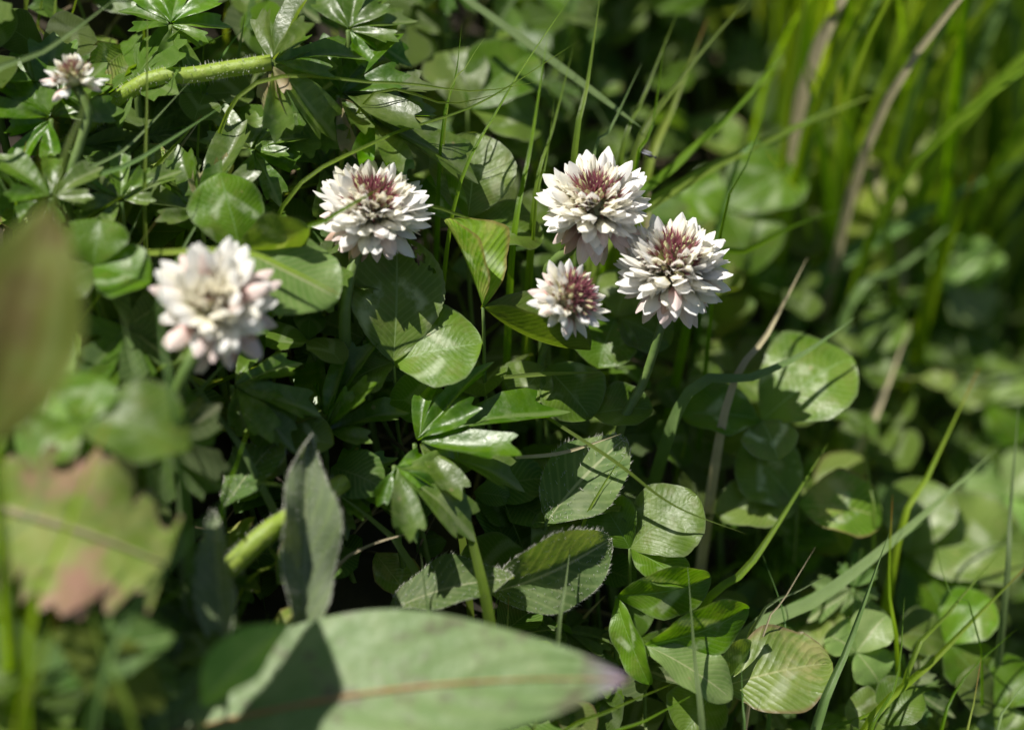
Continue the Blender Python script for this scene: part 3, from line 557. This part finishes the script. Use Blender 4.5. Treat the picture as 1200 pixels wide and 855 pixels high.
# ------------------------------------------------------------------ grass blades
def blade(label, pts, w, mat='grass', group='separate grass blades', vee=.45, twist=None, to_ground=True, face=None, tipp=2.2, n=22):
    C = [P(*q) for q in pts]
    if to_ground:
        t = C[0]-C[1]; t = t/np.linalg.norm(t); g = C[0]+t*.012; gg = ground(g); gg[2] -= .002
        if gg[2] < C[0][2]-.004: C = [gg]+C
    V, F, UV = ribbon(C, M_(w, pts[0][2]), n, face if face is not None else CV(random.uniform(-.4, .4), .3, 1), vee, twist if twist is not None else random.uniform(-.7, .7), tipp=tipp)
    return tag(world_obj('grass_blade', V, F, mat, UV, None, C[0]), label, 'grass', group)
BL = [
 ('dark bluish blade slanting over the small sparse flower', [(-40, 122, -2.5), (60, 55, -2.2), (150, -12, -1.8)], 12, 'grass_blue'),
 ('thin straight upright stalk in front of the hairy stem', [(170, 262, -1.2), (172, 120, -1.2), (173, -20, -1.)], 6, 'grass'),
 ('bluish blade ending between the glossy lobed leaves, lower of two crossing blades', [(70, 238, -1.6), (160, 188, -1.5), (274, 116, -1.2)], 10, 'grass_blue'),
 ('slim bluish blade, upper of two crossing blades by the lobed leaves', [(82, 228, -1.5), (150, 172, -1.3), (226, 92, -.8)], 7, 'grass_blue'),
 ('bright blurred stalk in front of the olive leaf', [(-6, 490, -9.), (34, 300, -8.8), (62, 130, -8.4)], 22, 'grass_yel'),
 ('blurred green stalk rising past the small sparse flower', [(62, 260, -4.), (100, 120, -3.6), (128, 30, -3.2)], 10, 'grass'),
 ('long grey-green blade slanting down towards the uppermost flower', [(540, -6, 2.4), (640, 66, 1.9), (752, 150, 1.4)], 11, 'grass_blue', d(to_ground=False, tipp=6)),
 ('green blade with slight curve standing above the uppermost flower', [(672, 196, .8), (688, 100, .9), (704, -10, 1.1)], 13, 'grass'),
 ('dark thin stalk running down beside the crinkled clover leaf', [(530, 252, .1), (588, 120, .3), (672, -8, .6)], 6, 'grass'),
 ('long thin blade arching over the lobed leaves from behind the flower', [(330, 244, -.6), (440, 166, -.6), (560, 122, -.3), (678, 48, .2)], 6, 'grass'),
 ('thin level blade lying across the lobed leaves', [(280, 112, -.7), (450, 97, -.5), (555, 107, -.3), (636, 95, 0.)], 6, 'grass'),
 ('short green blade lying below the thin level blade', [(424, 124, -.2), (530, 122, -.1), (604, 104, .1)], 6, 'grass'),
 ('short pointed blade standing over lobed leaf tips, more upright of a pair', [(516, 176, .1), (534, 90, .2), (541, 30, .3)], 7, 'grass'),
 ('short pointed blade standing over lobed leaf tips, more slanted of a pair', [(522, 140, .1), (545, 80, .2), (570, 42, .3)], 7, 'grass'),
 ('upright blade before the soft clover leaf', [(600, 300, .6), (622, 170, 1.2), (642, 40, 1.6)], 10, 'grass'),
 ('slender upright blade next to the soft clover leaf', [(624, 250, .8), (648, 150, 1.3), (672, 56, 1.7)], 8, 'grass'),
 ('short slender blade between clover leaf and uppermost flower', [(626, 260, .6), (640, 190, .9), (650, 112, 1.1)], 7, 'grass'),
 ('wide sunlit blade sweeping out from behind the maroon-tufted flowers', [(700, 300, 2.2), (800, 216, 2.6), (930, 150, 4.), (1052, 100, 5.)], 27, 'grass', d(face=CV(-.3, .6, .8), vee=.2)),
 ('wide blade rising steeply behind the maroon-tufted flowers', [(720, 270, 2.4), (790, 195, 2.6), (870, 120, 3.2), (926, 50, 3.8)], 22, 'grass', d(face=CV(-.4, .5, .8), vee=.2)),
 ('slim blade under the wide sweeping blade', [(860, 200, 3.4), (910, 168, 3.8), (972, 124, 4.4)], 10, 'grass_blue'),
 ('dark thin upright stalk behind the slender-stemmed flower', [(842, 290, 1.), (876, 190, 1.3), (906, 106, 1.6)], 8, 'grass'),
 ('tall blade fanning out above the uppermost flower, outermost of its tuft', [(736, 210, 1.6), (800, 90, 2.2), (890, -16, 3.)], 14, 'grass'),
 ('straight tall blade above the uppermost flower, second of its tuft', [(724, 205, 1.6), (756, 110, 2.), (796, 10, 2.6)], 11, 'grass'),
 ('pale thin blade in the tuft above the uppermost flower', [(690, 205, 1.2), (716, 150, 1.4), (752, 74, 1.8)], 9, 'grass_blue'),
 ('yellowish broad blade in the tuft above the uppermost flower', [(752, 230, 3.), (790, 120, 3.6), (830, 20, 4.2)], 18, 'grass_yel'),
 ('dark narrow blade in the tuft above the uppermost flower', [(742, 214, 1.4), (764, 150, 1.6), (780, 40, 2.)], 9, 'grass'),
 ('narrow blade bending away behind the slender-stemmed flower', [(820, 330, 2.), (880, 292, 2.6), (935, 262, 3.4), (990, 244, 4.)], 14, 'grass'),
 ('grey dried blade leaning over the broad clover leaf', [(850, 480, 1.5), (900, 390, 2.), (946, 302, 2.6)], 15, 'straw'),
 ('bluish blade lying across the broad chevroned clover leaf', [(800, 470, 1.), (880, 442, 1.2), (940, 415, 1.6), (1002, 372, 2.1)], 22, 'grass_blue', d(face=CV(-.2, .7, .7), vee=.2)),
 ('pale dry blurred blade behind the broad chevroned clover leaf', [(960, 620, 5.), (1020, 500, 5.5), (1068, 376, 6.5)], 16, 'straw'),
 ('bright yellow-green blade standing behind the wide crossing blade', [(1052, 636, 2.6), (1088, 556, 2.8), (1148, 430, 3.4)], 16, 'grass_yel', d(tipp=1.6)),
 ('wide bluish blade reaching up from the yellowing leaf', [(860, 760, 1.), (960, 700, 1.4), (1060, 622, 2.), (1168, 526, 3.)], 25, 'grass_blue', d(face=CV(-.3, .6, .8), vee=.25)),
 ('second wide bluish blade alongside the first, ending lower', [(884, 756, 1.2), (980, 684, 1.8), (1082, 612, 2.4)], 22, 'grass_blue', d(face=CV(-.3, .7, .7), vee=.25)),
 ('sharp pale folded blade standing clear of the yellowing leaf', [(950, 880, -.4), (996, 752, -.1), (1042, 624, .3)], 19, 'grass_blue', d(vee=.7)),
 ('pale narrow upright blade in front of the sunlit clover leaflet', [(824, 890, -1.2), (814, 770, -1.), (806, 664, -.8)], 17, 'grass_blue', d(tipp=1.5)),
 ('short pale upright blade before the yellowing leaf', [(872, 890, -1.), (870, 820, -.9), (868, 764, -.8)], 12, 'grass_blue', d(tipp=1.5)),
 ('long yellow-green stalk slanting past the bluish blades', [(1000, 880, .6), (1100, 768, 1.2), (1216, 650, 2.)], 15, 'grass_yel'),
 ('pale blade crossing the long yellow-green stalk', [(1060, 800, 1.), (1110, 720, 1.4), (1184, 634, 2.)], 12, 'grass'),
 ('thin bright upright stalk through the wide bluish blades', [(1052, 800, 1.6), (1042, 690, 1.6), (1046, 580, 1.8)], 10, 'grass_yel'),
 ('upright flat blade between hairy leaf and jagged buttercup leaf', [(576, 742, -1.5), (546, 600, -1.1), (524, 472, -.7)], 17, 'grass', d(twist=.1)),
 ('short pale blade rising in front of the bristly folded leaf', [(654, 748, -1.2), (662, 690, -1.), (669, 634, -.8)], 10, 'grass_blue'),
 ('tiny blade rising in front of the shadow-striped hairy leaf', [(504, 740, -1.6), (498, 690, -1.5), (493, 646, -1.4)], 7, 'grass_blue'),
 ('thin curved blade arcing over the white-chevroned clover leaf', [(640, 488, -.1), (720, 540, -.5), (790, 592, -.6), (876, 626, -.4)], 5, 'grass', d(to_ground=False)),
 ('thin pale straw lying over the rounded hairy leaf', [(604, 536, -.3), (660, 530, -.3), (728, 508, -.2)], 5, 'straw', d(to_ground=False)),
 ('thin stalk slanting across the rounded hairy leaf', [(676, 640, .1), (706, 570, -.1), (738, 526, -.1)], 7, 'grass'),
 ('blurred bluish blade in front of the fully opened flower', [(206, 500, -5.4), (190, 400, -5.2), (184, 288, -4.8)], 14, 'grass_blue'),
 ('short blurred bluish blade beside the fully opened flower', [(166, 470, -4.6), (154, 420, -4.4), (142, 362, -4.2)], 13, 'grass_blue'),
 ('bright blurred stalk rising in front of the withered leaf', [(30, 770, -7.6), (74, 630, -7.2), (128, 490, -6.8)], 17, 'grass_yel'),
 ('blurred grey-green blade leaning across the withered leaf edge', [(110, 830, -7.4), (190, 670, -7.), (292, 560, -6.4)], 19, 'grass_blue'),
 ('tip of a thin dark blade crossing the flower with the dusky pink tuft', [(330, 300, -1.4), (385, 256, -1.75), (450, 218, -1.85)], 10, 'grass', d(tipp=4)),
 ('yellow blade with an orange tip lying across the broad sunlit leaflet', [(170, 296, -2.2), (280, 294, -2.4), (340, 316, -2.6), (398, 345, -2.6)], 9, 'grass_yel', d(to_ground=False)),
 ('small glossy blade curling out behind the dusky pink tufted flower', [(486, 262, -.2), (530, 250, -.2), (586, 272, -.3)], 13, 'grass'),
 ('thin straw running level behind the tilted half-open flower', [(588, 442, .2), (640, 438, .2), (706, 436, .3)], 6, 'grass', d(to_ground=False)),
 ('blurred bluish blade at the withered leaf stalk', [(-20, 690, -7.6), (40, 600, -7.4), (60, 520, -7.2)], 18, 'grass_blue'),
 ('blurred bright blade below the withered leaf', [(20, 870, -8.), (50, 780, -7.8), (74, 690, -7.6)], 20, 'grass_yel'),
 ('blurred dull blade near the broad dock leaf stalk', [(160, 870, -7.4), (118, 760, -7.2), (100, 690, -7.)], 18, 'grass'),
 ('upright shaded blade between withered leaf and upright hairy leaf', [(226, 760, -3.6), (214, 640, -3.4), (206, 540, -3.)], 22, 'grass_blue'),
 ('thin stem running beside the short bright hairy stem', [(284, 690, -2.2), (322, 660, -2.), (352, 628, -1.8)], 8, 'grass_yel'),
 ('pale blade slanting up behind the broad dock leaf tip', [(650, 870, -1.6), (720, 830, -1.4), (790, 800, -1.)], 8, 'grass'),
 ('long thin green blade behind the wide dock leaf tip, lower of two', [(690, 880, -1.4), (760, 842, -1.2), (826, 806, -1.)], 8, 'grass'),
 ('thin withered curl over the dark litter', [(388, 676, -1.4), (430, 640, -1.2), (506, 618, -1.)], 7, 'straw'),
 ('short green blade beneath the wide bluish blades', [(906, 800, .6), (920, 730, .8), (890, 640, 1.2)], 8, 'grass_blue'),
 ('thin brownish straw among the bluish blades', [(890, 760, .4), (920, 700, .6), (956, 640, .9)], 5, 'straw'),
 ('narrow pale blade under the wide bluish blades', [(880, 740, .6), (940, 690, .8), (974, 672, 1.)], 10, 'grass_blue'),
 ('upright narrow blade beside the patchy clover leaf', [(1024, 640, 2.6), (1018, 560, 2.8), (1012, 470, 3.)], 10, 'grass'),
 ('green blade curving below the broad chevroned leaf', [(820, 720, .6), (880, 660, .8), (970, 520, 2.)], 14, 'grass'),
 ('short bright blade at the foot of the long yellow-green stalk', [(1096, 890, 1.), (1126, 800, 1.2), (1192, 736, 1.6)], 10, 'grass'),
 ('upright tan straw below the long yellow-green stalk', [(1128, 890, .8), (1140, 830, .9), (1150, 770, 1.)], 8, 'grass_yel'),
 ('slim green blade between the short pale blade and the sharp pale folded blade', [(1010, 890, .2), (1050, 800, .6), (1060, 700, 1.)], 9, 'grass'),
 ('short curved blade beside the tan straw', [(1160, 890, .8), (1186, 820, 1.), (1214, 790, 1.2)], 12, 'grass_blue'),
 ('upright blurred bluish blade beyond the wide bluish blades', [(1176, 720, 2.), (1184, 600, 2.2), (1194, 470, 2.6)], 14, 'grass_blue'),
 ('slim blade lying along the long yellow-green stalk', [(930, 890, .2), (1010, 840, .8), (1110, 800, 1.4)], 9, 'grass'),
 ('narrow straight blade rising below the pale blade crossing', [(1150, 760, 1.4), (1110, 690, 1.6), (1090, 600, 2.)], 9, 'grass'),
 ('stout yellowish blade leaning among the tall blurred grass', [(1010, 300, 8.), (1060, 180, 9.), (1120, -20, 10.)], 56, 'grass_yel', d(vee=.2, tipp=5)),
 ('long blurred bluish blade bending out of the tall grass', [(960, 330, 7.), (1080, 250, 7.5), (1210, 180, 8.)], 26, 'grass_blue'),
 ('blurred slanting blade below the long bending bluish blade', [(1000, 350, 6.5), (1060, 310, 6.8), (1130, 250, 7.4)], 15, 'grass_blue'),
]
for b in BL: blade(b[0], b[1], b[2], b[3], **(b[4] if len(b) > 4 else {}))

# ------------------------------------------------------------------ small fly on a blade
def fly(c):
    root = thing('fly', 'tiny dark fly with pale wings resting on a grass blade', 'insect', P(*c))
    def ell(name, off, r, mat):
        V, F, UV = spindle(2, 1, 8, ((0, .1), (.15, .6), (.4, .95), (.6, 1), (.85, .6), (1, .1))); V = (np.array(V)-[0, 1, 0])*r*.001+np.array(off)*.001
        ax = frame(CV(.8, -.3, .2), CV(0, .8, .5)); world_obj(name, V@ax+P(*c), F, mat, UV, root, P(*c))
    ell('body', (0, 0, .35), (.38, 1., .36), 'insect'); ell('head', (0, 1.15, .35), (.32, .3, .3), 'insect')
    for s in (-1, 1): ell('wing', (s*.45, -.7, .75), (.28, 1.0, .03), 'wing')
    v, f = hairs([P(*c)]*6, [CV(math.cos(a), math.sin(a)*.5-.8, .2) for a in (0, .6, 1.2, 2., 2.6, 3.1)], .0014, .00005); world_obj('legs', v, f, 'insect', None, root, P(*c))
fly((761, 184, 1.15))

# ------------------------------------------------------------------ clover leaves and grass of the slope, one object each
PROTO = [mesh_from('leaflet', *[leaf_local('clover', 1., .86, fold=random.uniform(.05, .35), arch=random.uniform(.0, .12), wave=.025, notch=.05, nr=14, nc=9, seed=i, teeth=8, tooth=.02)[j] for j in (0, 1)], 'clover',
                   leaf_local('clover', 1., .86, nr=14, nc=9, seed=i)[2]) for i in range(6)]
PROTO_OLD = []
for m in PROTO[:3]:
    q = m.copy(); q.materials[0] = MT['clover_old']; PROTO_OLD.append(q)
V, F, UV = tube([np.array([0, 0, 0.]), np.array([.06, .02, .5]), np.array([0, 0, 1.])], .03, .022, 8, 5)
STALK = mesh_from('stalk', V, F, 'stem', UV)
def free_clover(pt, size, tilt, rot, label, group, old=False):
    g = ground(pt+np.array([random.uniform(-.006, .006), random.uniform(-.006, .006), 0])); g[2] -= .002
    root = thing('clover_leaf', label, 'leaf', g, group); v = pt-g; hgt = np.linalg.norm(v)
    q = Vector(v).to_track_quat('Z', 'Y').to_matrix().to_4x4()
    place('stalk', STALK, root, q@Matrix.Diagonal((.02+.01*random.random(), .02+.01*random.random(), hgt, 1)))
    base = Matrix.Translation(Vector(v))@tilt@Matrix.Rotation(rot, 4, 'Z')
    for k in range(3):
        s = size*random.uniform(.85, 1.15)
        place('leaflet', random.choice(PROTO_OLD if old else PROTO), root, base@Matrix.Rotation(k*2.094+random.uniform(-.2, .2), 4, 'Z')@Matrix.Rotation(random.uniform(-.25, .35), 4, 'X')@Matrix.Diagonal((s, s, s, 1)))
LAND = [(436, 246, 'under the dusky pink tufted flower'), (252, 358, 'below the fully opened flower'), (697, 240, 'behind the uppermost of the three flowers'),
        (788, 400, 'round the long curved flower stem'), (86, 92, 'near the small sparse flower'), (318, 90, 'near the hairy stem'), (486, 512, 'under the jagged buttercup leaf'),
        (945, 450, 'near the broad chevroned clover leaf'), (1000, 610, 'near the patchy clover leaf'), (905, 800, 'near the yellowing toothed leaf'), (1120, 660, 'near the big blurred pale-ribbed leaf'),
        (480, 790, 'beside the broad dock leaf'), (100, 630, 'beside the withered leaf'), (36, 330, 'near the olive leaf'), (690, 600, 'near the rounded hairy leaf'), (1040, 260, 'round the dry hanging leaf'),
        (980, 80, 'round the bluish broad leaf'), (1160, 180, 'along the long bending bluish blade'), (1130, 420, 'past the bright yellow-green blade tip'), (850, 200, 'along the wide sweeping blade'),
        (600, 110, 'behind the thin crossing blades'), (1120, 800, 'below the long yellow-green stalk'), (430, 60, 'behind the glossy lobed leaves')]
def near(px, py): return min(LAND, key=lambda l: (l[0]-px)**2+(l[1]-py)**2)[2]
def clear(p, marg):
    a, b, dd = proj(p)
    if -80 < a < 1280 and -80 < b < 940: return dd > canopy(a, b)+marg
    return True
n1 = 0; tries = 0; spots = []
while n1 < 150 and tries < 9000:
    tries += 1
    px, py = random.uniform(-60, 1280), random.uniform(-90, 930)
    if px < 620 and random.random() > .45: continue
    if 220 < px < 600 and 500 < py < 760: continue
    dep = canopy(px, py)+random.uniform(.6, 2.2)+(.5 if px < 800 else 0)
    p = P(px, py, dep)
    if p[2] < H(p[0], p[1])+.010: continue
    if any((px-a)**2+(py-b)**2 < 34**2 for a, b in spots): continue
    spots.append((px, py)); n1 += 1
    tl = Matrix.Rotation(random.gauss(.30, .3), 4, 'X')@Matrix.Rotation(random.gauss(.1, .3), 4, 'Y')
    far = px > 800; sz = random.uniform(.0075, .0145); old = random.random() < .22
    free_clover(p, sz, tl, random.uniform(0, 6.28), ('small ' if sz < .011 else 'large ')+('yellowing' if old else 'plain green')+' clover leaf '+('on the slope ' if far else 'low in the undergrowth ')+near(px, py),
                'clover leaves beyond the flowers' if far else 'clover leaves in the undergrowth', old)
# tall grass behind, up the slope
k = 0; tries = 0
TG = []
while k < 420 and tries < 14000:
    tries += 1
    px = random.uniform(640, 1290); py = random.uniform(-60, 420)
    if px < 880 and random.random() < .7: continue
    dep = canopy(px, py)+random.uniform(1.2, 5.5)
    b = P(px, py, dep); b = ground(b); a0, b0, _ = proj(b)
    hgt = random.uniform(.06, .14)*(1. if px > 860 else .6); lean = np.array([random.gauss(.10, .22), random.gauss(.05, .2), 0])*hgt
    tip = b+np.array([0, 0, hgt])+lean; mid = b+np.array([0, 0, hgt*.55])+lean*.25
    ta, tb, _ = proj(tip); mm = -6. if ta > 880 and tb < 400 and px > 860 else 1.
    if not (clear(tip, mm) and clear(mid, mm)): continue
    k += 1; wd = random.uniform(.0016, .0052)
    mt = random.choices(['grass', 'grass_yel', 'grass_blue', 'straw'], [5, 5, .8, .08])[0]
    V, F, UV = ribbon([b-np.array([0, 0, .002]), mid, tip], wd, 12, CV(random.uniform(-.6, .6), .2, 1), .4, random.uniform(-.8, .8), nc=3)
    inv = -20 < ta < 1220 and tb < 855 and b0 > 0
    TG.append((wd*hgt*(1. if inv else .1), V, F, UV, mt, b, {'grass': 'green', 'grass_yel': 'yellow-green', 'grass_blue': 'bluish', 'straw': 'dry straw-coloured'}[mt]+(' narrow' if wd < .003 else ' broad')+' upright grass blade '+near(px, py)))
TG.sort(key=lambda q: -q[0])
for q in TG[:155]: tag(world_obj('grass_blade', q[1], q[2], q[4], q[3], None, q[5]), q[6], 'grass', 'tall grass up the slope')
# thin blades scattered through the leaves, one object each
k = 0; tries = 0
while k < 78 and tries < 9000:
    tries += 1
    px = random.uniform(-20, 1220); py = random.uniform(60, 880); dep = canopy(px, py)+random.uniform(.2, 2.5)
    if 380 < px < 600 and 560 < py < 740: continue
    b = ground(P(px, py, dep)); hgt = random.uniform(.03, .062); lean = np.array([random.gauss(.25, .4), random.gauss(.05, .4), 0])*hgt
    tip = b+np.array([0, 0, hgt])+lean; mid = b+np.array([0, 0, hgt*.6])+lean*.3
    if not (clear(tip, -.5) and clear(mid, -.3)): continue
    ta, tb, _ = proj(tip)
    if any((ta-a)**2+(tb-c)**2 < (r+20)**2 for a, c, r in ((436, 246, 62), (252, 358, 70), (697, 240, 60), (788, 314, 60), (667, 354, 48), (86, 92, 36))): continue
    k += 1; wd = random.uniform(.0008, .0022)
    mt = random.choices(['grass', 'grass_yel', 'grass_blue', 'straw'], [5, 2, 2.5, .8])[0]
    V, F, UV = ribbon([b-np.array([0, 0, .002]), mid, tip], wd, 14, CV(random.uniform(-.6, .6), .2, 1), .4, random.uniform(-.8, .8), nc=3)
    tag(world_obj('grass_blade', V, F, mt, UV, None, b), {'grass': 'short green', 'grass_yel': 'short yellow-green', 'grass_blue': 'short bluish', 'straw': 'short dry'}[mt]+(' thread-thin' if wd < .0014 else ' narrow')+' grass blade '+near(ta, tb), 'grass', 'short grass among the leaves')
# small lobed leaves low on the bank
LOB = []
for i in range(4):
    V, F, UV = lobed_local(1., 1.3, 50+i, .2, .15, .2, na=31, nrad=5); LOB.append(mesh_from('leaf_segment', V, F, 'butter' if i < 3 else 'hairy', UV))
k = 0; spots = []
for tries in range(4000):
    if k >= 60: break
    px, py = random.uniform(-40, 1260), random.uniform(-60, 900); dep = canopy(px, py)+random.uniform(.5, 1.8); p = P(px, py, dep)
    if 220 < px < 600 and 480 < py < 760 or any((px-a)**2+(py-c)**2 < 50**2 for a, c in spots): continue
    k += 1; spots.append((px, py)); g = ground(p+np.array([.003, -.003, 0])); g[2] -= .002
    root = thing('buttercup_leaf', ('tiny' if (sz := random.uniform(.010, .017)) < .0135 else 'small broad')+' lobed leaf '+near(px, py)+', half hidden', 'leaf', g, 'small lobed leaves low on the bank'); v = p-g
    place('stalk', STALK, root, Vector(v).to_track_quat('Z', 'Y').to_matrix().to_4x4()@Matrix.Diagonal((.03, .03, np.linalg.norm(v), 1)))
    base = Matrix.Translation(Vector(v))@Matrix.Rotation(random.gauss(.3, .3), 4, 'X')@Matrix.Rotation(random.gauss(.1, .3), 4, 'Y')@Matrix.Rotation(random.uniform(0, 6.28), 4, 'Z')
    for j in range(3): place('leaf_segment', random.choice(LOB), root, base@Matrix.Rotation((j-1)*1.45+random.uniform(-.15, .15), 4, 'Z')@Matrix.Rotation(random.uniform(-.2, .3), 4, 'X')@Matrix.Diagonal((sz, sz, sz, 1)))

# ------------------------------------------------------------------ what nobody could count
def stuff(name, label, cat, n, gen, mats):
    V = []; F = []; UV = []; mi = []; off = 0
    for i in range(n):
        r = gen()
        if r is None: continue
        v, f, u, m = r; V.append(v); UV.append(u); F += [tuple(a+off for a in q) for q in f]; mi += [m]*len(f); off += len(v)
    o = place(name, mesh_from(name, np.vstack(V), F, mats, np.vstack(UV), mi)); o['kind'] = 'stuff'; o['label'] = label; o['category'] = cat
def spot(inner=.72):
    if random.random() < inner: x, y = random.uniform(-.17, .26), random.uniform(-.20, .34)
    else: x, y = random.uniform(-.7, .8), random.uniform(-.62, .9)
    return np.array([x, y, H(x, y)])
LV = [leaf_local('clover', 1., .85, fold=random.uniform(.1, .5), arch=random.uniform(0, .15), wave=.03, nr=7, nc=5, seed=i) for i in range(8)]
def g_leaf():
    p = spot(); p[2] += random.uniform(.001, .024)*(1. if random.random() < .7 else 1.35); s = random.uniform(.006, .0145)
    if not clear(p+np.array([0, 0, .006]), 1.2): return None
    v, f, u = LV[random.randrange(8)]
    nrm = np.array([random.gauss(.1, .4), random.gauss(-.15, .4), 1.]); a = random.uniform(0, 6.28); ax = np.array([math.cos(a), math.sin(a), random.gauss(0, .3)])
    return v*s@frame(ax, nrm)+p, f, u, 0 if random.random() < .8 else 1
def g_grass(hi=.06, lo=.015, wide=(.0008, .0022)):
    def g():
        b = spot(.6); h = random.uniform(lo, hi); l = np.array([random.gauss(.1, .35), random.gauss(0, .35), 0])*h
        t = b+np.array([0, 0, h])+l
        if not clear(t, 1.) or not clear(b+np.array([0, 0, h*.6])+l*.3, 1.): return None
        v, f, u = ribbon([b, b+np.array([0, 0, h*.6])+l*.3, t], random.uniform(*wide), 6, np.array([random.gauss(0, 1), random.gauss(-.6, 1), .2]), .3, nc=3)
        return v, f, u, random.choices([0, 1, 2, 3], [6, 2, 2, 1])[0]
    return g
def g_litter():
    p = spot(.85); p[2] += random.uniform(0, .006); a = random.uniform(0, 6.28); l = random.uniform(.006, .03)
    t = p+np.array([math.cos(a)*l, math.sin(a)*l, random.gauss(0, .25)*l]); t[2] = max(t[2], H(t[0], t[1]))
    v, f, u = tube([p, (p+t)/2+np.array([0, 0, .002]), t], random.uniform(.0002, .0007), .0002, 5, 4); return v, f, u, 0
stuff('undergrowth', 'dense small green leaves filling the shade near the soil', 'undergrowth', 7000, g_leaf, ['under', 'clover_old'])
stuff('turf', 'fine short grass growing all through the bank', 'grass', 5200, g_grass(), ['grass', 'grass_blue', 'grass_yel', 'straw'])
REST = TG[155:]; GM = ['grass', 'grass_blue', 'grass_yel', 'straw']
def g_rest():
    q = REST.pop(); return q[1], q[2], q[3], GM.index(q[4])
stuff('tall_grass', 'finer blades filling the tall grass up the slope', 'grass', len(REST), g_rest, GM)
stuff('litter', 'dead brown stalks and straw lying on the dark soil', 'litter', 2600, g_litter, ['litter'])
for o in bpy.data.objects:
    if '_o' in o: del o['_o']
